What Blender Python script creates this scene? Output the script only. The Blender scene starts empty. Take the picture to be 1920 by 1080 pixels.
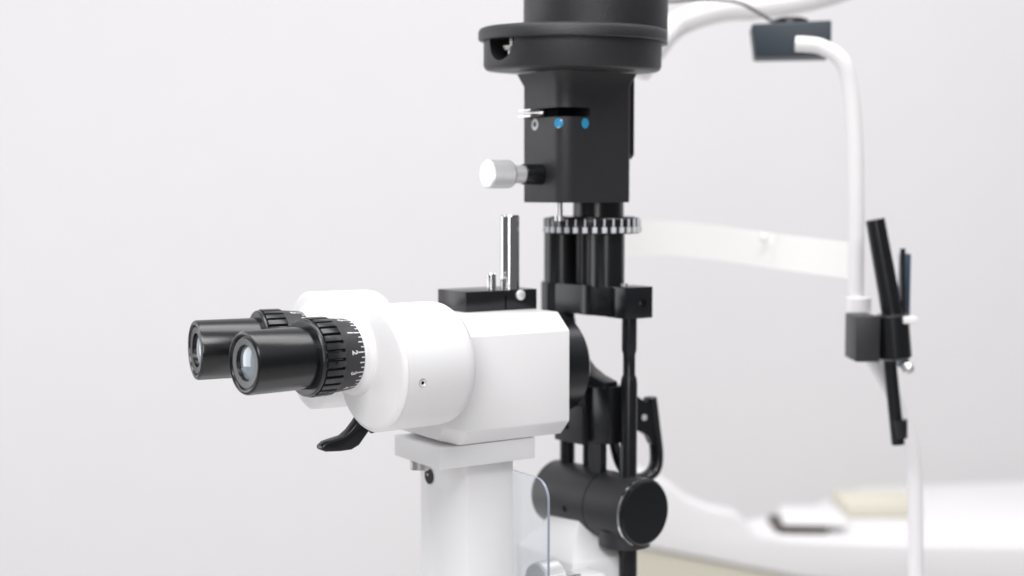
import bpy, bmesh, math, random
from mathutils import Vector, Matrix, noise
S = bpy.context.scene
COL = S.collection
CAM_Z = 1.17
TABLE = 42.0          # table top, cm below the lens axis height

# ------------------------------------------------------------------ camera
cd = bpy.data.cameras.new('camera'); cam = bpy.data.objects.new('camera', cd); COL.objects.link(cam)
cam.location = (0, 0, CAM_Z); cam.rotation_euler = (math.radians(90 - 3.991), 0, 0)
cd.sensor_width = 36; cd.lens = 48.375; cd.clip_start = 0.02; cd.clip_end = 60
cd.dof.use_dof = True; cd.dof.focus_distance = 0.71; cd.dof.aperture_fstop = 4.6
S.camera = cam

# ------------------------------------------------------------------ light
wd = bpy.data.worlds.new('World'); S.world = wd; wd.use_nodes = True
bg = wd.node_tree.nodes['Background']; bg.inputs[1].default_value = 1.0
_n = wd.node_tree; _t = _n.nodes.new('ShaderNodeTexCoord'); _s = _n.nodes.new('ShaderNodeSeparateXYZ'); _r = _n.nodes.new('ShaderNodeValToRGB')
_m = _n.nodes.new('ShaderNodeMapRange'); _m.inputs['From Min'].default_value = -1; _m.inputs['From Max'].default_value = 1
_n.links.new(_t.outputs['Generated'], _s.inputs[0]); _n.links.new(_s.outputs['Z'], _m.inputs['Value']); _n.links.new(_m.outputs['Result'], _r.inputs[0])
_e = _r.color_ramp.elements; _e[0].position = 0.0; _e[0].color = (.20, .195, .20, 1); _e[1].position = 1.0; _e[1].color = (.70, .71, .74, 1)
_x = _e.new(.45); _x.color = (.16, .16, .17, 1); _x = _e.new(.62); _x.color = (.19, .19, .20, 1); _x = _e.new(.80); _x.color = (.64, .65, .68, 1)
_n.links.new(_r.outputs[0], bg.inputs[0])

def area(name, loc, target, sx, sy, power, color=(1, 1, 1)):
    l = bpy.data.lights.new(name, 'AREA'); l.shape = 'RECTANGLE'; l.size = sx; l.size_y = sy
    l.energy = power; l.color = color
    o = bpy.data.objects.new(name, l); COL.objects.link(o); o.location = loc
    o.rotation_euler = (Vector(target) - Vector(loc)).to_track_quat('-Z', 'Y').to_euler()
    return o
area('ceiling_light', (-0.1, 0.72, 2.2), (-0.1, 0.73, 1.0), 1.8, 0.5, 14, (1.0, 0.99, 0.98))
area('window_light', (-1.9, 1.35, 1.35), (0.0, 0.85, 1.1), 1.1, 1.3, 10.5, (0.97, 0.98, 1.0))
area('wall_fill', (0.9, 1.3, 2.8), (0.8, 2.3, 0.7), 3.4, 0.6, 17, (1.0, 0.985, 0.99))  # unseen fill added to brighten and even out the wall
area('camera_side_fill', (-0.35, -1.1, 2.75), (0.1, 1.0, 0.95), 1.8, 0.9, 49, (1.0, 0.985, 0.985))  # unseen front fill added above the camera to lift the near sides
area('highlight_fill', (-0.3, -1.7, 1.45), (0.1, 0.9, 1.0), 0.55, 1.0, 12, (1.0, 0.985, 0.985))  # unseen light added behind the camera for highlights on upright edges

vs = S.view_settings
vs.view_transform = 'Standard'; vs.look = 'None'; vs.gamma = 1; vs.exposure = -0.12; vs.use_curve_mapping = False

# ------------------------------------------------------------------ materials
def mat(name, color, rough=0.5, metal=0.0, spec=0.5, coat=0.0, coat_rough=0.1, bump=0.0, bscale=400.0,
        vary=0.0, rvary=0.0, trans=0.0, ior=1.45, emis=None):
    m = bpy.data.materials.new(name); m.use_nodes = True
    nt = m.node_tree; b = nt.nodes['Principled BSDF']
    b.inputs['Base Color'].default_value = (*color, 1)
    b.inputs['Roughness'].default_value = rough; b.inputs['Metallic'].default_value = metal
    b.inputs['Specular IOR Level'].default_value = spec
    b.inputs['Coat Weight'].default_value = coat; b.inputs['Coat Roughness'].default_value = coat_rough
    b.inputs['Transmission Weight'].default_value = trans; b.inputs['IOR'].default_value = ior
    tc = nt.nodes.new('ShaderNodeTexCoord')
    if bump:
        n = nt.nodes.new('ShaderNodeTexNoise'); n.inputs['Scale'].default_value = bscale; n.inputs['Detail'].default_value = 3
        nt.links.new(tc.outputs['Object'], n.inputs['Vector'])
        bp = nt.nodes.new('ShaderNodeBump'); bp.inputs['Strength'].default_value = bump; bp.inputs['Distance'].default_value = 0.0004
        nt.links.new(n.outputs['Fac'], bp.inputs['Height']); nt.links.new(bp.outputs['Normal'], b.inputs['Normal'])
    if vary:
        n = nt.nodes.new('ShaderNodeTexNoise'); n.inputs['Scale'].default_value = 14; n.inputs['Detail'].default_value = 5
        nt.links.new(tc.outputs['Object'], n.inputs['Vector'])
        r = nt.nodes.new('ShaderNodeMix'); r.data_type = 'RGBA'
        r.inputs['A'].default_value = (*[c * (1 - vary) for c in color], 1); r.inputs['B'].default_value = (*[min(1, c * (1 + vary)) for c in color], 1)
        nt.links.new(n.outputs['Fac'], r.inputs['Factor']); nt.links.new(r.outputs['Result'], b.inputs['Base Color'])
    if rvary:
        n = nt.nodes.new('ShaderNodeTexNoise'); n.inputs['Scale'].default_value = 60; n.inputs['Detail'].default_value = 6
        nt.links.new(tc.outputs['Object'], n.inputs['Vector'])
        r = nt.nodes.new('ShaderNodeMapRange'); r.inputs['To Min'].default_value = rough - rvary; r.inputs['To Max'].default_value = rough + rvary
        nt.links.new(n.outputs['Fac'], r.inputs['Value']); nt.links.new(r.outputs['Result'], b.inputs['Roughness'])
    return m
M = {
 'white': mat('white_enamel', (0.80, 0.795, 0.80), 0.42, bump=0.12, bscale=900, vary=0.012, rvary=0.05, coat=0.15, coat_rough=0.25),
 'white2': mat('white_plastic', (0.79, 0.78, 0.785), 0.38, bump=0.05, vary=0.01),
 'wall': mat('wall_paint', (0.775, 0.765, 0.775), 0.75, bump=0.25, bscale=120, vary=0.012),
 'floor': mat('floor_vinyl', (0.55, 0.54, 0.52), 0.4, vary=0.05),
 'satin': mat('black_anodised', (0.007, 0.0075, 0.0095), 0.25, spec=0.6, bump=0.10, bscale=1500, rvary=0.05),
 'powder': mat('charcoal_powder_coat', (0.018, 0.018, 0.021), 0.42, spec=0.65, bump=0.55, bscale=1800, vary=0.05, rvary=0.04),
 'barrel': mat('black_lacquered_metal', (0.004, 0.0045, 0.006), 0.22, spec=0.75, bump=0.12, bscale=1500),
 'gloss': mat('black_gloss', (0.006, 0.007, 0.009), 0.2),
 'grip': mat('black_rubbery_metal', (0.012, 0.013, 0.016), 0.27, spec=0.7, bump=0.1, bscale=1500),
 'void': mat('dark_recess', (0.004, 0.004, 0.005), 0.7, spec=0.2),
 'chrome': mat('polished_steel', (0.72, 0.72, 0.73), 0.10, metal=1.0),
 'steel': mat('brushed_steel', (0.74, 0.73, 0.72), 0.30, metal=1.0, bump=0.1, bscale=700),
 'alu': mat('silver_aluminium', (0.80, 0.80, 0.81), 0.42, metal=0.55, bump=0.15, bscale=1200),
 'mark': mat('white_engraving', (0.62, 0.63, 0.66), 0.6),
 'blue': mat('blue_mark_paint', (0.022, 0.27, 0.50), 0.5),
 'slate': mat('slate_blue_plastic', (0.030, 0.041, 0.054), 0.5, bump=0.1, bscale=500),
 'lens': mat('coated_lens', (0.27, 0.32, 0.36), 0.05, spec=0.9, coat=1.0, coat_rough=0.02),
 'edge': mat('acrylic_edge_sheen', (0.30, 0.34, 0.40), 0.18, spec=1.0),  # sheen of polished acrylic edges put into the base colour
 'acrylic': mat('clear_acrylic', (0.93, 0.96, 0.98), 0.03, trans=1.0, ior=1.42),
 'cream': mat('cream_laminate', (0.66, 0.63, 0.53), 0.55, vary=0.02),
 'band': mat('cream_white_strap', (0.87, 0.865, 0.85), 0.5, vary=0.01),
 'brown': mat('shadow_brown', (0.06, 0.045, 0.038), 0.5),  # shade beneath the white pack, given as a base colour
 'navy': mat('dark_blue_plastic', (0.02, 0.05, 0.09), 0.4),
}

# ------------------------------------------------------------------ geometry (centimetres, local frame; origin of z = lens axis height)
class G:
    def __init__(s): s.bm = bmesh.new()
    def add(s, vs_, fs, mx=None):
        vv = [s.bm.verts.new((mx @ Vector(v)) if mx is not None else Vector(v)) for v in vs_]
        for f in fs:
            try: s.bm.faces.new([vv[i] for i in f])
            except ValueError: pass
        return s
    def box(s, x0, x1, y0, y1, z0, z1, mx=None):
        v = [(x, y, z) for x in (x0, x1) for y in (y0, y1) for z in (z0, z1)]
        return s.add(v, [(0, 1, 3, 2), (4, 6, 7, 5), (0, 4, 5, 1), (2, 3, 7, 6), (0, 2, 6, 4), (1, 5, 7, 3)], mx)
    def lathe(s, prof, o, ax, seg=64, r_fn=None, closed=False):
        """prof = [(t, r)...] along axis ax from o"""
        ax = Vector(ax).normalized(); o = Vector(o)
        u = ax.cross(Vector((0, 0, 1)));
        if u.length < 1e-4: u = Vector((1, 0, 0))
        u.normalize(); w = u.cross(ax).normalized()     # w is 'up'
        vs_, fs = [], []
        for (t, r) in prof:
            for k in range(seg):
                a = 2 * math.pi * k / seg
                rr = r if r_fn is None else r_fn(t, r, k)
                vs_.append(o + ax * t + (u * math.cos(a) + w * math.sin(a)) * rr)
        n = len(prof)
        for i in range(n - 1):
            for k in range(seg):
                k2 = (k + 1) % seg
                fs.append((i * seg + k, i * seg + k2, (i + 1) * seg + k2, (i + 1) * seg + k))
        if closed:
            for k in range(seg):
                k2 = (k + 1) % seg
                fs.append(((n - 1) * seg + k, (n - 1) * seg + k2, k2, k))
        else:
            fs.append(tuple(range(seg))); fs.append(tuple(reversed(range((n - 1) * seg, n * seg))))
        return s.add(vs_, fs)
    def prism(s, poly, o, u, w, d):
        """poly in (u, w) plane at o, extruded along vector d"""
        o, u, w, d = Vector(o), Vector(u), Vector(w), Vector(d); n = len(poly)
        vs_ = [o + u * a + w * b for a, b in poly] + [o + u * a + w * b + d for a, b in poly]
        fs = [tuple(range(n)), tuple(reversed(range(n, 2 * n)))]
        fs += [(i, n + i, n + (i + 1) % n, (i + 1) % n) for i in range(n)]
        return s.add(vs_, fs)
    def loft(s, rings):
        n = len(rings[0]); vs_ = [p for r in rings for p in r]; fs = []
        for i in range(len(rings) - 1):
            for k in range(n):
                fs.append((i * n + k, i * n + (k + 1) % n, (i + 1) * n + (k + 1) % n, (i + 1) * n + k))
        fs.append(tuple(range(n))); fs.append(tuple(range((len(rings) - 1) * n, len(rings) * n))[::-1])
        return s.add(vs_, fs)
    def tube(s, pts, r, seg=16, sub=6, flat=1.0):
        P = [Vector(p) for p in pts]; Q = []
        for i in range(len(P) - 1):
            p0, p1, p2, p3 = P[max(i - 1, 0)], P[i], P[i + 1], P[min(i + 2, len(P) - 1)]
            for k in range(sub):
                t = k / sub
                Q.append(0.5 * ((2 * p1) + (p2 - p0) * t + (2 * p0 - 5 * p1 + 4 * p2 - p3) * t * t + (3 * p1 - p0 - 3 * p2 + p3) * t ** 3))
        Q.append(P[-1]); vs_, fs = [], []
        ref = Vector((0.3, -1, 0.1)).normalized()
        for i, q in enumerate(Q):
            t = (Q[min(i + 1, len(Q) - 1)] - Q[max(i - 1, 0)]).normalized()
            a = ref - t * ref.dot(t); a.normalize(); b = t.cross(a); ref = a
            for k in range(seg):
                an = 2 * math.pi * k / seg
                vs_.append(q + a * math.cos(an) * r * flat + b * math.sin(an) * r)
        n = len(Q)
        for i in range(n - 1):
            for k in range(seg):
                fs.append((i * seg + k, i * seg + (k + 1) % seg, (i + 1) * seg + (k + 1) % seg, (i + 1) * seg + k))
        fs.append(tuple(range(seg))); fs.append(tuple(reversed(range((n - 1) * seg, n * seg))))
        return s.add(vs_, fs)
    def bevel(s, w, seg=2, ang=30):
        bm = s.bm; bmesh.ops.recalc_face_normals(bm, faces=bm.faces)
        es = [e for e in bm.edges if len(e.link_faces) == 2 and e.calc_face_angle(0) > math.radians(ang)]
        bmesh.ops.bevel(bm, geom=es, offset=w, offset_type='OFFSET', segments=seg, profile=0.5, affect='EDGES', clamp_overlap=True)
        return s
    def mesh(s, name, m, ang=32):
        bm = s.bm; bmesh.ops.recalc_face_normals(bm, faces=bm.faces)
        bmesh.ops.transform(bm, matrix=Matrix.Scale(0.01, 4) @ Matrix.Translation((0, 0, TABLE)), verts=bm.verts)
        me = bpy.data.meshes.new(name); bm.to_mesh(me); bm.free()
        for p in me.polygons: p.use_smooth = True
        me.set_sharp_from_angle(angle=math.radians(ang))
        me.materials.append(M[m]); return me
    def obj(s, name, m, parent=None, ang=32, label=None):
        o = bpy.data.objects.new(name, s.mesh(name, m, ang)); COL.objects.link(o)
        if parent is not None: o.parent = parent
        if label: o['label'] = label
        return o

def cut(o, cutters):
    """boolean difference, applied"""
    for g in cutters:
        c = bpy.data.objects.new('cutter', g.mesh('cutter', 'void')); COL.objects.link(c); c.parent = o.parent
        bpy.context.view_layer.update()
        md = o.modifiers.new('b', 'BOOLEAN'); md.object = c; md.operation = 'DIFFERENCE'; md.solver = 'EXACT'
        dg = bpy.context.evaluated_depsgraph_get()
        me = bpy.data.meshes.new_from_object(o.evaluated_get(dg)); o.modifiers.clear()
        for p in me.polygons: p.use_smooth = True
        me.set_sharp_from_angle(angle=math.radians(32)); o.data = me
        bpy.data.objects.remove(c)

def thing(name, label, cat, loc, rotz=0, group=None):
    o = bpy.data.objects.new(name, None); COL.objects.link(o); o.empty_display_size = 0.05
    o.location = loc; o.rotation_euler = (0, 0, rotz); o['label'] = label; o['category'] = cat
    if group: o['group'] = group
    return o

FZ = CAM_Z - TABLE / 100       # world height of the table top
TH = math.radians(33.5)
ORG = (-0.016391, 0.779186, FZ)

# ------------------------------------------------------------------ room
def struct(name, verts, faces, m, kind='structure'):
    me = bpy.data.meshes.new(name); me.from_pydata(verts, [], faces); me.materials.append(M[m])
    o = bpy.data.objects.new(name, me); COL.objects.link(o); o['kind'] = kind; return o
WY = 2.3
struct('floor', [(-4, -2.5, 0), (4, -2.5, 0), (4, WY + .1, 0), (-4, WY + .1, 0)], [(0, 1, 2, 3)], 'floor')
struct('wall', [(-4, WY, 0), (4, WY, 0), (4, WY, 3), (-4, WY, 3), (-4, WY + .12, 0), (4, WY + .12, 0), (4, WY + .12, 3), (-4, WY + .12, 3)],
       [(0, 1, 2, 3), (4, 5, 6, 7), (3, 2, 6, 7)], 'wall')

# instrument table under everything (just below the frame)
tb = thing('instrument_table', 'white instrument table that carries the black and white slit lamp', 'table', (0.08, 0.86, 0), TH)
def tz(g): bmesh.ops.translate(g.bm, vec=(0, 0, -TABLE), verts=g.bm.verts); return g
tz(G().box(-30, 40, -24, 30, 100 * FZ - 2.6, 100 * FZ)).bevel(0.4).obj('table_top', 'white2', tb)
tz(G().lathe([(3, 5), (100 * FZ - 2.6, 5)], (4, 2, 0), (0, 0, 1))).obj('column', 'alu', tb)
tz(G().box(-20, 28, -18, 22, 0, 3)).bevel(0.8).obj('foot', 'white2', tb)

# ------------------------------------------------------------------ SLIT LAMP
SL = thing('slit_lamp', 'slit lamp eye microscope with white body, two black eyepieces and tall black lamp tower', 'slit lamp', ORG, TH)

# --- white microscope body: a bar of octagonal section with chamfered front
sec = [(-3.5, -7.75), (-2.35, -6.78), (2.35, -6.78), (3.5, -7.75), (3.5, -12.87), (2.7, -13.72), (-2.7, -13.72), (-3.5, -12.87)]
def shrink(f, x):
    cy, cz = 0, -10.25; return [(x, cy + (a - cy) * (1 - f / 3.5), cz + (b - cz) * (1 - f * 0.3 / 3.5)) for a, b in sec]
G().loft([shrink(0.9, -4.2), shrink(0, -3.25), shrink(0, 3.55)]).bevel(0.07, 2, 15).obj('microscope_body', 'white', SL, 20)
# dark rear objective housing
G().lathe([(0, 2.85), (2.0, 2.85), (2.25, 2.6), (2.25, 2.3)], (3.57, 0.2, -10.1), (1, 0, 0)).obj('objective_barrel', 'satin', SL)
G().lathe([(0, 2.05), (.25, 2.05), (.3, 1.8)], (5.78, 0.2, -10.1), (1, 0, 0)).obj('objective_lens', 'lens', SL)

# --- bracket and post
G().box(-4.5, 1.75, -2.7, 2.35, -14.95, -13.76).bevel(0.06).obj('bracket', 'white', SL)
po = G().box(-2.3, 0.75, -2.0, 3.3, -40.0, -15.0).bevel(0.12).obj('post', 'white', SL)
cut(po, [G().lathe([(-.6, .36), (.4, .36)], (-2.3, 2.15, -16.35), (1, 0, 0), 32)])
sk = G().lathe([(-.05, .46), (0, .46), (.02, .38), (.02, .3), (.45, .28)], (-2.33, 2.15, -16.35), (1, 0, 0), 32).obj('socket', 'gloss', SL)
g = G().box(-2.38, -2.2, 2.2, 2.34, -16.34, -16.22); g.obj('socket_contact', 'steel', sk)
G().lathe([(0, .42), (.12, .42), (.14, .56), (.62, .56), (.70, .46)], (-3.75, .75, -14.9), (0, 0, -1), 32).obj('lock_screw', 'steel', SL)
G().box(-16, 15, -8, 9, -41.9, -40.0).bevel(0.5).obj('base', 'white', SL)

# --- drums
def drum(px, py, pz, yaw, L):
    ax = Vector((math.cos(yaw), math.sin(yaw), 0))
    R = 3.25
    g = G().lathe([(0.24, R), (L - 1.0, R), (L - .6, R - .07), (L - .25, R - .28), (L - .06, R - .6), (L, R - 1.1)], (px, py, pz), ax, 96)
    d = g.obj('eyepiece_drum', 'white', SL)
    G().lathe([(0, R - .32), (.05, R - .14), (.16, R - .02), (.2, R), (.225, R), (.23, R - .05), (.24, R - .05)], (px, py, pz), ax, 96).obj('face_plate', 'white', d)
    return d, ax
YN, YF = math.radians(6.5), math.radians(-6.5)
dn, axn = drum(-9.4, -4.05, -8.95, math.radians(5), 4.8)
df, axf = drum(-9.35, 3.45, -8.75, math.radians(-5), 4.6)
# countersunk screw on the near drum's side, radial direction
u = axn.cross(Vector((0, 0, 1))).normalized(); w = u.cross(axn)
aa = math.radians(-8)
rad = u * math.cos(aa) + w * math.sin(aa)
sp = Vector((-9.4, -4.05, -8.95)) + axn * 1.05 + rad * 3.25
sc = G().lathe([(-.2, .22), (.015, .22), (.02, .19), (-.05, .12)], sp, rad, 32).obj('screw', 'steel', dn)
G().lathe([(-.1, .09), (.022, .09)], sp, rad, 6).obj('screw_socket', 'void', sc)
# small underside fittings below the drums



# --- eyepieces
def text_mesh(ch):
    c = bpy.data.curves.new('t', 'FONT'); c.body = ch; c.size = 1.0; c.align_x = 'CENTER'; c.align_y = 'CENTER'; c.resolution_u = 3; c.offset = 0.035
    o = bpy.data.objects.new('t', c); COL.objects.link(o); bpy.context.view_layer.update()
    me = bpy.data.meshes.new_from_object(o.evaluated_get(bpy.context.evaluated_depsgraph_get()))
    r = ([tuple(v.co) for v in me.vertices], [tuple(p.vertices) for p in me.polygons])
    bpy.data.objects.remove(o); return r
GLY = {c: text_mesh(c) for c in '0123456-+'}

def eyepiece(y0, yaw):
    sgn = 1 if yaw > 0 else -1
    ax = Vector((math.cos(yaw), math.sin(yaw), 0)); o = Vector((-15.86, y0, -8.30))
    # eye tube with stepped cup
    R = 1.58
    e = G().lathe([(0.35, .86), (.1, .90), (.08, 1.22), (.13, 1.25), (.13, 1.29), (0.03, 1.33), (0.0, 1.42), (.04, 1.53), (.13, R), (3.7, R), (3.75, R - .1), (3.75, .8)], o, ax, 96, closed=True).obj('eyepiece', 'barrel', SL)
    n = 10
    prof = [(0.30 - .14 * (1 - (i / n) ** 2), max(.001, .86 * i / n)) for i in range(n + 1)]
    G().lathe(prof + [(.5, .86)], o, ax, 64).obj('lens', 'lens', e)
    # grip ring: flange + ribs
    gs = 28 * 8
    def rf(t, r, k):
        if r < 1.9: return r
        ph = (k % 8)
        return r if ph not in (0, 1) else r - .17
    gr = G().lathe([(3.37, 1.60), (3.35, 1.75), (3.35, 1.90), (3.41, 1.955), (3.51, 1.97), (3.59, 1.93), (3.61, 1.86)], o, ax, 96)
    gr.lathe([(3.59, 1.7), (3.59, 2.0), (3.65, 2.02), (4.57, 2.02), (4.65, 1.98), (4.65, 1.7)], o, ax, gs, rf)
    gr.obj('grip_ring', 'grip', e, 28)
    # grub screw in the grip
    u = ax.cross(Vector((0, 0, 1))).normalized(); w = u.cross(ax)
    a0 = math.radians(-3); rd = u * math.cos(a0) + w * math.sin(a0)
    G().lathe([(-.2, .075), (.005, .075)], o + ax * 4.05 + rd * 2.02, rd, 16).obj('grub_screw', 'void', e)
    # scale ring (tapers towards the drum)
    r0, r1, t0, t1 = 1.93, 1.82, 4.65, 5.9
    G().lathe([(t0, 1.6), (t0, r0), (t1 - .05, r1 + .005), (t1, r1 - .05), (t1, 1.5)], o, ax, 96).obj('scale_ring', 'powder', e)
    mk = G()
    def P(t, a, off):
        r = r0 + (r1 - r0) * (t - t0) / (t1 - t0) + off
        return o + ax * t + (u * math.cos(a) + w * math.sin(a)) * r
    step = math.radians(8.2); base = math.radians(9)
    for k in range(-14, 15):
        a = base - k * step
        ln = .40 if k % 4 == 0 else (.28 if k % 2 == 0 else .18)
        ha = .018
        v = [P(t, a + s_ * ha, f) for t in (t1 - .06 - ln, t1 - .06) for s_ in (-1, 1) for f in (-.01, .006)]
        mk.add(v, [(0, 1, 3, 2), (4, 6, 7, 5), (0, 4, 5, 1), (2, 3, 7, 6), (0, 2, 6, 4), (1, 5, 7, 3)])
        if k % 4 == 0:
            num = 2 + k // 4
            ch = str(abs(num)) if abs(num) < 7 else '6'
            vv, ff = GLY[ch]
            sz = .46
            tc = t1 - .06 - ln - .22
            mk.add([P(tc + y * sz, a - x * sz / r0, .008) for x, y, z in vv], ff)
    mk.obj('scale_marking', 'mark', e, 80)
    # white boss that joins the drum
    G().lathe([(5.86, 1.55), (5.86, 1.78), (5.97, 1.83), (6.05, 2.0), (6.2, 2.14), (6.45, 2.25), (7.5, 2.32)], o, ax, 96).obj('collar', 'white', e)
    return e
en = eyepiece(-3.30, YN)
ef = eyepiece(3.30, YF)

# --- black lever under the drums
pl = [(-8.9, -11.6), (-8.15, -11.9), (-8.5, -12.52), (-9.06, -13.18), (-9.5, -13.38), (-10.1, -13.40), (-10.97, -13.34), (-11.2, -13.24), (-11.2, -13.06), (-10.93, -12.86), (-10.4, -12.74), (-9.95, -12.66), (-9.55, -12.38), (-9.2, -12.0)]
G().prism(pl, (0, -2.25, 0), (1, 0, 0), (0, 0, 1), (0, .75, 0)).bevel(0.13, 3).obj('magnification_lever', 'satin', SL)
G().lathe([(0, .5), (2.5, .5)], (-8.3, -1.9, -12.2), (1, 0, .2), 24).obj('lever_shaft', 'satin', SL)

# --- black mount block on top of the body with chrome rod
mb = G().box(-1.17, 3.68, -.05, 3.1, -6.8, -5.62).bevel(0.05, 2).obj('mount_block', 'satin', SL)
cut(mb, [G().box(1.45, 1.56, -.3, 3.3, -6.9, -5.95)])
G().lathe([(0, .52), (.04, .56), (4.25, .56), (4.33, .5)], (2.3, .75, -5.66), (0, 0, 1), 48).obj('guide_rod', 'chrome', SL)
G().lathe([(0, .27), (.95, .27), (1.0, .22)], (0.95, .6, -5.66), (0, 0, 1), 32).obj('pin', 'chrome', SL)
G().lathe([(0, .16), (.7, .16), (.74, .12)], (1.62, .5, -5.66), (0, 0, 1), 24).obj('pin', 'chrome', SL)
G().lathe([(-.1, .30), (.10, .30), (.17, .2), (.19, .02)], (2.5, -.05, -5.93), (0, -1, 0), 32).obj('clamp_screw', 'alu', SL)

# --- LAMP TOWER ------------------------------------------------------
def rrect(x0, x1, y0, y1, rs, n=8):
    """counter-clockwise outline; rs radii for corners (x0,y0),(x1,y0),(x1,y1),(x0,y1)"""
    out = []
    for (cx, cy, r, a0) in ((x0, y0, rs[0], 180), (x1, y0, rs[1], 270), (x1, y1, rs[2], 0), (x0, y1, rs[3], 90)):
        sx = 1 if cx == x0 else -1; sy = 1 if cy == y0 else -1
        for i in range(n + 1):
            a = math.radians(a0 + 90 * i / n)
            out.append((cx + sx * r + r * math.cos(a), cy + sy * r + r * math.sin(a)))
    return out
X0, X1, Y0, Y1, CR = 4.62, 9.7, -1.25, 2.95, .85
ol = rrect(X0, X1, Y0, Y1, (CR, .35, .35, .35))
def sc_ol(f, z, dx=0, dy=0):
    cx, cy = 7.16, .85
    return [(cx + (a - cx) * f + dx, cy + (b - cy) * f + dy, z) for a, b in ol]
lb = G().loft([sc_ol(.99, -.62), sc_ol(1, -.55), sc_ol(1, 6.25), sc_ol(1.13, 6.98)]).obj('lamp_housing', 'powder', SL, 35)
zs = 4.62
cut(lb, [G().prism([(6.35 + .27 * math.cos(math.radians(a)), zs + .27 * math.sin(math.radians(a))) for a in range(-90, 91, 15)] + [(3, zs + .27), (3, zs - .27)],
                   (0, -3, 0), (1, 0, 0), (0, 0, 1), (0, 5.3, 0))])
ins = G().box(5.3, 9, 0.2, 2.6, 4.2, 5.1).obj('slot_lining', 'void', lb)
# filter lever blade in the slot
lv = G().box(3.98, 5.0, 1.1, 2.35, 4.40, 4.52).box(3.98, 5.0, 1.1, 2.35, 4.76, 4.84).obj('filter_lever', 'steel', lb)
G().lathe([(0, .08), (.9, .08), (.95, .14), (1.15, .14)], (3.9, 1.7, 4.64), (0.75, -.62, 0), 20).obj('lever_pin', 'steel', lv)
# marks, bent round the rounded corner
def perim(s_, off):
    """s_=0 at the middle of the rounded corner; positive along the camera-side face"""
    h = CR * math.pi / 4; cx, cy = X0 + CR, Y0 + CR
    if s_ < -h: return (X0 - off, cy + (-s_ - h))
    if s_ > h: return (cx + (s_ - h), Y0 - off)
    a = math.radians(225) + s_ / CR
    return (cx + (CR + off) * math.cos(a), cy + (CR + off) * math.sin(a))
def disc(sc_, zc, r, r_in=0.0, sh=1.0, hole=None):
    g = G(); n = 28; rings = [r_in if r_in else .001, (r + r_in) / 2, r]; vs_, fs = [], []
    for q in rings:
        for k in range(n):
            a = 2 * math.pi * k / n; x, y = perim(sc_ + q * math.cos(a) * sh, .012); vs_.append((x, y, zc + q * math.sin(a) * 1.15))
    for i in range(2):
        for k in range(n): fs.append((i * n + k, i * n + (k + 1) % n, (i + 1) * n + (k + 1) % n, (i + 1) * n + k))
    return g.add(vs_, fs)
disc(-2.62, 3.98, .30, .14, 1.15).obj('circle_marking', 'mark', lb)
bd = disc(-.32, 3.97, .26, 0, 1.15).obj('blue_marking', 'blue', lb)
G().add([(*perim(-.32 + x, .018), z) for x, z in ((-.05, 3.68), (.05, 3.70), (.27, 4.16), (.17, 4.20))], [(0, 1, 2, 3)]).obj('slash_marking', 'mark', bd)
disc(1.42, 3.98, .26).obj('blue_marking', 'blue', lb)
# rear plate
G().prism([(6.9, 2.0), (6.9, 7.0), (-1, 7.0)][:0] or [(-.9, 2.2), (-.65, 1.95), (1.6, 1.95), (1.6, 6.9), (-.9, 6.9)], (X1 + .02, 0, 0), (0, 1, 0), (0, 0, 1), (.45, 0, 0)).bevel(.08).obj('rear_plate', 'satin', lb)
# adjusting knob
G().lathe([(0, .62), (1.25, .60), (1.3, .55)], (X0 + .02, .98, 1.03), (-1, 0, 0), 48).obj('knob_sleeve', 'satin', lb)
kn = G().lathe([(1.28, .52), (2.05, .55), (2.12, .6)], (X0, .98, 1.03), (-1, 0, 0), 48)
def kr(t, r, k): return r if k % 2 else r - .025
kn.lathe([(2.1, .5), (2.15, .76), (2.25, .82), (3.65, .82), (3.75, .76), (3.75, .3)], (X0, .98, 1.03), (-1, 0, 0), 128, kr)
kn.obj('knob', 'alu', lb, 25)
# flange, drum, cap
RC = (6.92, 1.0)
HAX = Matrix.Rotation(-TH, 3, 'Z') @ Vector((.008, -.040, 1)).normalized()     # the head leans a little towards the eyepiece side
def HO(x, y): return Vector((x, y, 7.3)) - HAX * 7.15
G().lathe([(8.72, 5.2), (8.72, 5.5), (8.80, 5.6), (9.25, 5.6), (9.42, 5.5), (9.5, 5.3), (9.62, 4.2)], HO(*RC), HAX, 128).obj('lamp_flange', 'powder', SL)
rd_ = G().lathe([(6.98, 4.9), (7.0, 5.05), (7.1, 5.2), (7.3, 5.28), (8.73, 5.28), (8.73, 4.0)], HO(*RC), HAX, 128).obj('lamp_drum', 'powder', SL)
wdir = Vector((-.81, -.59, 0)); wdir = Matrix.Rotation(-TH, 3, 'Z') @ wdir; wdir.normalize()
nc = Vector((*RC, 8.72)) + wdir * 4.1
cut(rd_, [G().lathe([(0, 1.2), (2, 1.2)], nc, wdir, 48)])
tn = Vector((-wdir.y, wdir.x, 0))
q = nc + wdir * .35 + tn * -.0
G().lathe([(0, .22), (.35, .22), (.38, .42), (.62, .55), (.66, .12), (1.05, .12)], (q.x, q.y, 7.75), (0, 0, 1), 24).obj('bulb_contact', 'steel', rd_)
G().lathe([(8.66, 4.2), (8.70, 4.33), (16, 4.33), (20, 4.33), (21, 3.6), (21.3, 1)], HO(8.75, 1.2), HAX, 128).obj('lamp_cap', 'powder', SL)

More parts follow.
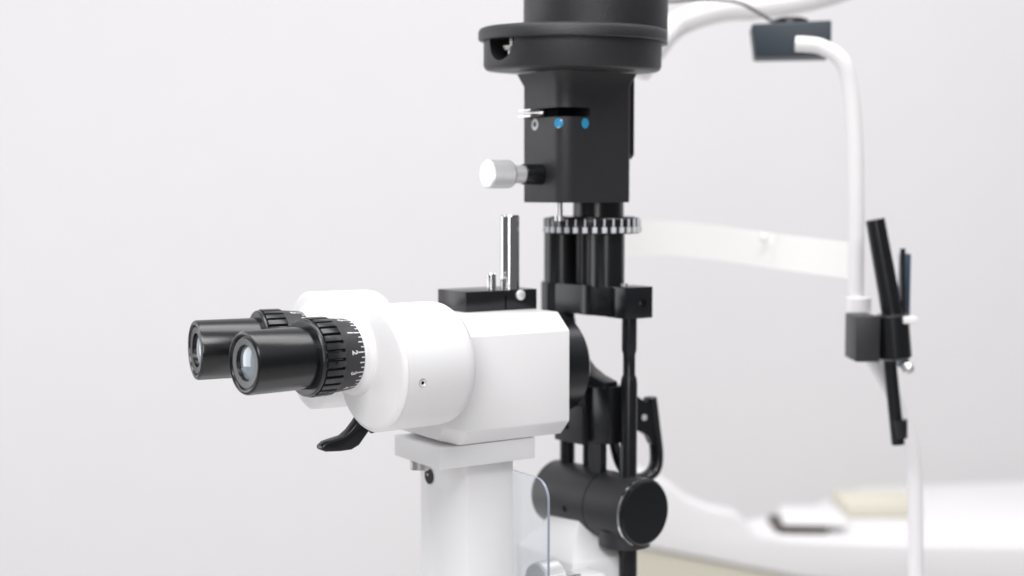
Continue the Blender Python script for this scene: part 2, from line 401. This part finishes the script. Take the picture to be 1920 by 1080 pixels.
# tower frame T: along the arm
D = Vector((-.101, .995, 0)).normalized(); NX = Vector((D.y, -D.x, 0))   # NX ~ +x
def T(s_, n=0, z=0): return Vector((9.18, 0, z)) + D * s_ + NX * n
G().lathe([(-1.75, 1.55), (-.55, 1.55)], T(1.2), (0, 0, 1), 48).obj('tower_neck', 'satin', SL)
G().lathe([(-1.7, .30), (-1.4, .30), (-1.38, .18), (-.6, .18)], (5.35, 0.05, 0), (0, 0, 1), 20).obj('detent_pin', 'steel', SL)
# graduated wheel
gc = T(1.75)
gw = G().lathe([(-2.5, 2.7), (-2.5, 2.86), (-2.42, 2.9), (-1.62, 2.9), (-1.55, 2.85), (-1.55, .5)], gc, (0, 0, 1), 128).obj('graduated_wheel', 'satin', SL)
tt = G()
for k in range(32):
    a = 2 * math.pi * k / 32
    mx = Matrix.Translation(gc) @ Matrix.Rotation(a, 4, 'Z')
    tt.box(2.86, 3.03, -.145, .145, -2.44, -2.08, mx)
    tt.box(2.86, 3.0, -.045, .045, -2.06, -1.60, mx)
tt.bevel(.03, 1).obj('wheel_teeth', 'mark', gw)
G().lathe([(-1.56, 2.6), (-1.5, 2.6), (-1.48, 2.5)], gc, (0, 0, 1), 64).obj('wheel_top', 'satin', gw)

# columns
G().lathe([(-5.7, 1.07), (-2.4, 1.07)], T(.42), (0, 0, 1), 64).obj('column', 'satin', SL)
G().lathe([(-5.7, 1.15), (-2.4, 1.15)], T(4.5), (0, 0, 1), 64).obj('column', 'satin', SL)
G().lathe([(-5.7, .6), (-2.4, .6)], T(2.6, .5), (0, 0, 1), 48).obj('column', 'satin', SL)
# arm
g = G().prism([(-.9, -1.0), (5.0, -1.0), (5.5, -.6), (5.65, 0), (5.5, .6), (5.0, 1.0), (-.9, 1.0)], T(0, 0, -7.45), D, NX, (0, 0, 1.8)).bevel(.08, 2)
ar = g.obj('arm', 'satin', SL)
G().lathe([(-7.43, 1.2), (-5.63, 1.2)], T(1.1), (0, 0, 1), 48).obj('arm_boss', 'satin', ar)
G().lathe([(-7.52, 1.2), (-5.63, 1.2)], T(4.7), (0, 0, 1), 48).obj('arm_boss', 'satin', ar)
bk = G().box(8.5, 10.6, -2.2, -.4, -7.5, -5.62).bevel(.06, 2).obj('clamp_block', 'satin', SL)
cut(bk, [G().lathe([(-1, .26), (.8, .26)], (9.85, -2.2, -6.6), (0, 1, 0), 24)])
G().lathe([(0, .24), (.1, .24)], (9.85, -1.6, -6.6), (0, -1, 0), 24).obj('hex_screw', 'steel', bk)
G().lathe([(0, .22), (.16, .22)], (9.3, -1.1, -5.63), (0, 0, 1), 24).obj('top_screw', 'steel', bk)
# long pole with waist
G().lathe([(-40, .55), (-19, .55), (-18, .50), (-11.4, .50), (-11.1, .46), (-10.9, .37), (-9.7, .37), (-9.4, .45), (-7.4, .45)], T(-1.56), (0, 0, 1), 40).obj('pole', 'satin', SL)
G().lathe([(-18, .47), (-12.0, .47)], T(3.97), (0, 0, 1), 40).obj('rod', 'satin', SL)
G().lathe([(-18, .22), (-12.0, .22)], T(2.2), (0, 0, 1), 24).obj('rod', 'satin', SL)
G().lathe([(-18, .2), (-12.0, .2)], T(1.5, -.2), (0, 0, 1), 24).obj('rod', 'powder', SL)
# curved yoke behind the body
yk = [(3.15, -7.4), (3.05, -7.75), (2.92, -8.34), (2.62, -9.1), (2.2, -9.71), (1.7, -10.22), (1.13, -10.67), (.3, -11.06), (-.8, -11.37), (-.8, -11.75), (.8, -11.75), (.8, -13.6), (4.6, -13.6), (5.0, -7.4)]
G().prism(yk, T(0, -1.4), D, (0, 0, 1), NX * 1.2).bevel(.06, 2, 40).obj('yoke', 'satin', SL)
# slide block, plate, panel
G().prism([(-1.0, -15.1), (-1.0, -11.64), (.9, -11.64), (.9, -15.1)], T(0, -1.1), D, (0, 0, 1), NX * 1.5).bevel(.06, 2).obj('slide_block', 'satin', SL)
pt = G().prism([(.92, -15.35), (.92, -13.02), (2.55, -13.02), (3.5, -14.0), (3.5, -15.35)], T(0, -1.5), D, (0, 0, 1), NX * .5).bevel(.06, 2).obj('stop_plate', 'powder', SL)
c0 = T(2.35, -1.55, -14.4)
G().lathe([(0, .17), (.12, .17)], c0, NX, 20).obj('screw_hole', 'void', pt)
G().prism([(.25, -17.3), (.25, -15.1), (1.15, -15.1), (1.15, -17.3)], T(0, -.6), D, (0, 0, 1), NX * .5).obj('slide_rail', 'satin', SL)
# release lever: looped strap
lp = G().tube([(12.88, .8, -12.86), (13.2, .8, -14.8), (13.45, .8, -16.6), (13.2, .8, -17.55), (12.3, .8, -17.92), (11.2, .8, -17.6), (10.5, .8, -16.8), (10.05, .8, -15.4), (9.9, .8, -14.0)], .30, 14, 8, 1.6)
lp.prism([(11.6, -12.6), (12.0, -12.86), (12.43, -13.1), (12.75, -12.84), (13.28, -16.0), (12.9, -15.8), (12.6, -15.25), (12.1, -14.95), (11.6, -14.8)], (0, .6, 0), (1, 0, 0), (0, 0, 1), (0, .45, 0))
ll = lp.obj('release_lever', 'satin', SL)
G().lathe([(0, .2), (.06, .2)], (12.25, .6, -14.05), (0, -1, 0), 24).obj('pivot_pin', 'alu', ll)

# lower horizontal cylinder
cc = T(-3.01, 0, -19.04)
lc = G().lathe([(.12, 1.9), (.14, 2.0), (.3, 2.03), (8.0, 2.0), (8.15, 1.9), (8.2, 1.7)], cc, D, 96).obj('pivot_cylinder', 'powder', SL)
G().lathe([(-.06, 1.84), (0, 1.93), (.12, 1.96), (.2, 1.9)], cc, D, 96).obj('end_cap', 'gloss', lc)
G().lathe([(.16, 2.0), (.17, 2.045), (.3, 2.055), (.33, 2.03)], cc, D, 96).obj('rim_band', 'chrome', lc)
G().lathe([(3.3, 2.028), (3.33, 2.034), (3.36, 2.028)], cc, D, 96).obj('seam', 'void', lc)
rr = (-NX * 1.0 + Vector((0, 0, -.18))).normalized()
G().lathe([(-.1, .2), (.012, .2)], cc + D * 5.0 + rr * 2.01, rr, 20).obj('screw_hole', 'void', lc)
G().lathe([(-1.0, 1.55), (0, 1.55)], T(-1.45, -.2, -20.2), (0, 0, 1), 48).obj('pivot_boss', 'powder', lc)
g = G().tube([tuple(T(4.2, -1.2, -20.7)), tuple(T(4.25, -1.35, -21.4)), tuple(T(4.35, -1.6, -21.9))], .2, 12, 5)
g.obj('hook', 'satin', SL)
# white support block below the cylinder
def fr(x0, x1, y0, y1, z): return [(x0, y0, z), (x1, y0, z), (x1, y1, z), (x0, y1, z)]
G().loft([fr(5.4, 9.5, -1.3, 4.6, -40.0), fr(5.4, 9.5, -1.3, 4.6, -21.9), fr(6.6, 9.4, .1, 3.9, -20.9), fr(7.6, 9.2, .9, 3.5, -19.6)]).bevel(.12, 2).obj('support_block', 'white', SL)
# clear breath shield in front of the tower
def rr2(y0, y1, z0, z1, r, n=8): return rrect(y0, y1, z0, z1, (r, r, r, r), n)
sh = G().prism(rr2(-5.05, 4.6, -27, -15.75, 1.15), (.95, 0, 0), (0, 1, 0), (0, 0, 1), (.16, 0, 0)).obj('breath_shield', 'acrylic', SL)
sh.data.materials.append(M['edge'])
for p in sh.data.polygons:
    if abs(p.normal.x) < .5: p.material_index = 1
# silver knob at the foot of the shield
kb = G().lathe([(0, .6), (.02, 1.2), (.12, 1.32), (1.2, 1.32), (1.3, 1.2)], (2.2, -2.3, -22.4), (1, 0, 0), 96, lambda t, r, k: r if k % 2 else r - .03).obj('focus_knob', 'alu', SL)
G().lathe([(0, .4), (2.4, .4)], (3.2, -2.3, -22.6), (1, 0, 0), 24).obj('knob_shaft', 'steel', kb)
G().box(5.1, 6.5, -3.1, -1.2, -40, -22.2).bevel(.1).obj('knob_bearing', 'white', SL)

# ------------------------------------------------------------------ HEAD REST (world-aligned)
def Wt(name, label, cat, group=None): return thing(name, label, cat, (0, 0, FZ), 0, group)
HR = Wt('head_rest', 'white bent tube head rest with pale curved forehead band behind the slit lamp', 'head rest')
G().tube([(18.75, 91.8, 9.75), (19.4, 91.6, 9.7), (20.4, 91.4, 9.5), (21.6, 91, 8.6), (22.2, 91, 6.8), (22.55, 91, 3.5), (22.75, 91, -2), (22.8, 91, -7.6)], .52, 24, 8).obj('frame_tube', 'white2', HR)
G().lathe([(0, .85), (.9, .85), (.95, .7)], (22.95, 91, -7.9), (0, 0, 1), 32).obj('collar', 'white2', HR)
G().tube([(8.0, 111, -9), (8.1, 111, -3), (8.2, 111, 3), (8.4, 111, 9)], .6, 20, 4).obj('frame_tube', 'white2', HR)
G().tube([(9.5, 104, 9.0), (11.2, 105, 11.4), (12.4, 106, 12.6), (13.9, 106, 13.3), (16.2, 106, 13.9), (19.1, 106, 14.1), (23.5, 106, 14.9), (29, 107, 16.8)], .95, 20, 8, 1.0).obj('top_arch', 'white2', HR)
# forehead band: curved strip
bp_ = []
for i in range(25):
    t = i / 24
    x = 8.3 + (22.4 - 8.3) * t; y = 109 - 18 * t + 5.0 * math.sin(math.pi * t) * .8
    zt = [(0, -2.35), (.25, -2.25), (.5, -2.55), (.75, -3.0), (1, -3.35)]
    for (a, za), (b, zb) in zip(zt, zt[1:]):
        if a <= t <= b: z = za + (zb - za) * (t - a) / (b - a); break
    bp_.append((x, y, z, 2.75 - .35 * t))
rings = [[(x, y, z - h), (x, y, z), (x + .12, y + .2, z), (x + .12, y + .2, z - h)] for x, y, z, h in bp_]
G().loft(rings).obj('forehead_band', 'band', HR)
G().lathe([(-.1, .35), (.12, .33), (.22, .1)], (18.0, 98.4, -3.3), (-.15, -1, 0), 24).obj('band_button', 'white', HR)
# uprights continue to the table under the clamp
G().tube([(22.9, 91, -7.5), (23.4, 91, -10), (25.6, 91, -14), (27.0, 91, -20), (27.2, 91, -42)], .5, 20, 6).obj('upright', 'white2', HR)

LB = Wt('fixation_lamp_box', 'dark slate box with a lead, at the bend of the white tube', 'lamp box')
G().loft([[(16.7, 95.3, 9.25), (21.6, 94, 9.25), (22.2, 98, 9.25), (17.2, 99, 9.25)], [(16.4, 95.3, 11.5), (21.6, 94, 11.6), (22.2, 98, 11.6), (16.9, 99, 11.5)]]).bevel(.15, 3).obj('box', 'slate', LB)
G().lathe([(0, 1.3), (.35, 1.25), (.5, .9)], (19.4, 97, 11.6), (0, 0, 1), 32).obj('lid', 'satin', LB)
cb = G().tube([(6, 86, 11.8), (10.9, 98, 13.35), (13.0, 98, 13.5), (15.7, 98, 13.35), (17.0, 98, 12.8), (18.1, 97.5, 12.0), (18.5, 97, 11.6)], .11, 12, 8).obj('cable', 'satin')
cb.location = (0, 0, FZ); cb['label'] = 'thin black cable curving from the lamp head to the slate box'; cb['category'] = 'cable'

# clamp with black tilted tube
FA = Wt('tube_clamp', 'black clamp holding a tilted black tube beside the white upright', 'clamp')
G().box(21.75, 23.3, 86.6, 89.5, -10.75, -7.85).bevel(.1, 2).obj('clamp_block', 'powder', FA)
G().lathe([(0, .60), (6.6, .68)], (23.2, 88, -1.75), (.2, 0, -1), 32).obj('tilted_tube', 'satin', FA)
G().lathe([(0, .95), (.15, 1.05), (2.8, 1.05), (2.95, .9)], (24.25, 87.6, -7.75), (.1, 0, -1), 40).obj('clamp_ring', 'satin', FA)
G().lathe([(0, .42), (5.9, .42)], (24.25, 88, -10.4), (.12, 0, -1), 24).obj('lower_tube', 'satin', FA)
G().lathe([(0, .17), (4.6, .17)], (25.0, 88, -3.6), (.04, 0, -1), 16).obj('thin_rod', 'satin', FA)
G().box(24.7, 25.6, 86.4, 87.2, -8.3, -7.85).bevel(.08).obj('clip', 'white', FA)
G().lathe([(0, .38), (.5, .38), (.55, .25)], (25.05, 86.5, -11.1), (-.3, -1, 0), 20).obj('thumb_screw', 'steel', FA)
G().lathe([(0, .45), (1.2, .35)], (24.95, 87.6, -14.6), (.1, 0, -1), 20).obj('end_fitting', 'satin', FA)
bl = G().box(25.45, 25.85, 89, 90.5, -11.5, -4.0).bevel(.08).obj('blue_strap', 'navy')
bl.location = (0, 0, FZ); bl['label'] = 'narrow dark blue strip beside the thin black rod'; bl['category'] = 'strap'

# ------------------------------------------------------------------ moulded white counter far right
CT = thing('side_counter', 'white moulded counter with raised curved rim and cream front, low on the right', 'counter', (0, 0, 0))
def low(g): return g
ZC = CAM_Z * 100 - TABLE     # mesh() adds TABLE and the empties sit on the floor, so lift
def lift(g): bmesh.ops.translate(g.bm, vec=(0, 0, ZC), verts=g.bm.verts); return g
rim = [(12.6, -30.2), (15.0, -31.0), (17.1, -32.0), (19.4, -33.8), (21.8, -34.8), (24.4, -35.3), (25.4, -35.9), (26.2, -36.9), (27.0, -37.7), (30.7, -38.3), (35.4, -38.6), (44, -38.9), (72, -39.2), (72, -46.6), (31.9, -42.8), (16.5, -39.7), (12.6, -38.9)]
lift(G().prism(rim, (0, 150, 0), (1, 0, 0), (0, 0, 1), (0, 2.6, 0)).bevel(.5, 4, 25)).obj('rim', 'white2', CT)
lift(G().prism([(24, 152.5), (72, 152.5), (72, 185), (46, 180), (36, 168), (24, 159)], (0, 0, -40.4), (1, 0, 0), (0, 1, 0), (0, 0, 1.3)).bevel(.3, 3)).obj('counter_top', 'white2', CT)
lift(G().prism([(12.9, -39.1), (16.5, -39.9), (31.9, -43.0), (71.8, -46.7), (71.8, -74), (12.9, -74)], (0, 150.6, 0), (1, 0, 0), (0, 0, 1), (0, 6, 0))).obj('front_panel', 'cream', CT)
tr = lift(G().box(30.4, 36.2, 155.2, 161.5, -39.05, -38.35).bevel(.1)).obj('shade_slab', 'brown'); tr['label'] = 'thin dark brown slab added as the shadow under the white pack on the counter'; tr['category'] = 'shade slab'  # slab added to stand in for the shadowed gap under the pack
pp = G(); pp.loft([[(31.0, 155.9, -38.33), (38.6, 155.1, -38.33), (39, 162, -38.33), (32, 162.5, -38.33)], [(31.2, 156.2, -37.5), (38.4, 155.4, -37.3), (38.8, 162, -37.3), (31.8, 163, -37.5)]])
p_ = lift(pp.bevel(.3, 3)).obj('tissue_pack', 'white2'); p_['label'] = 'low white pack lying on the white counter'; p_['category'] = 'tissue pack'
p2 = lift(G().box(40, 49, 163, 170, -39.05, -37.2).bevel(.3)).obj('cream_box', 'cream'); p2['label'] = 'small cream box at the back of the white counter'; p2['category'] = 'box'
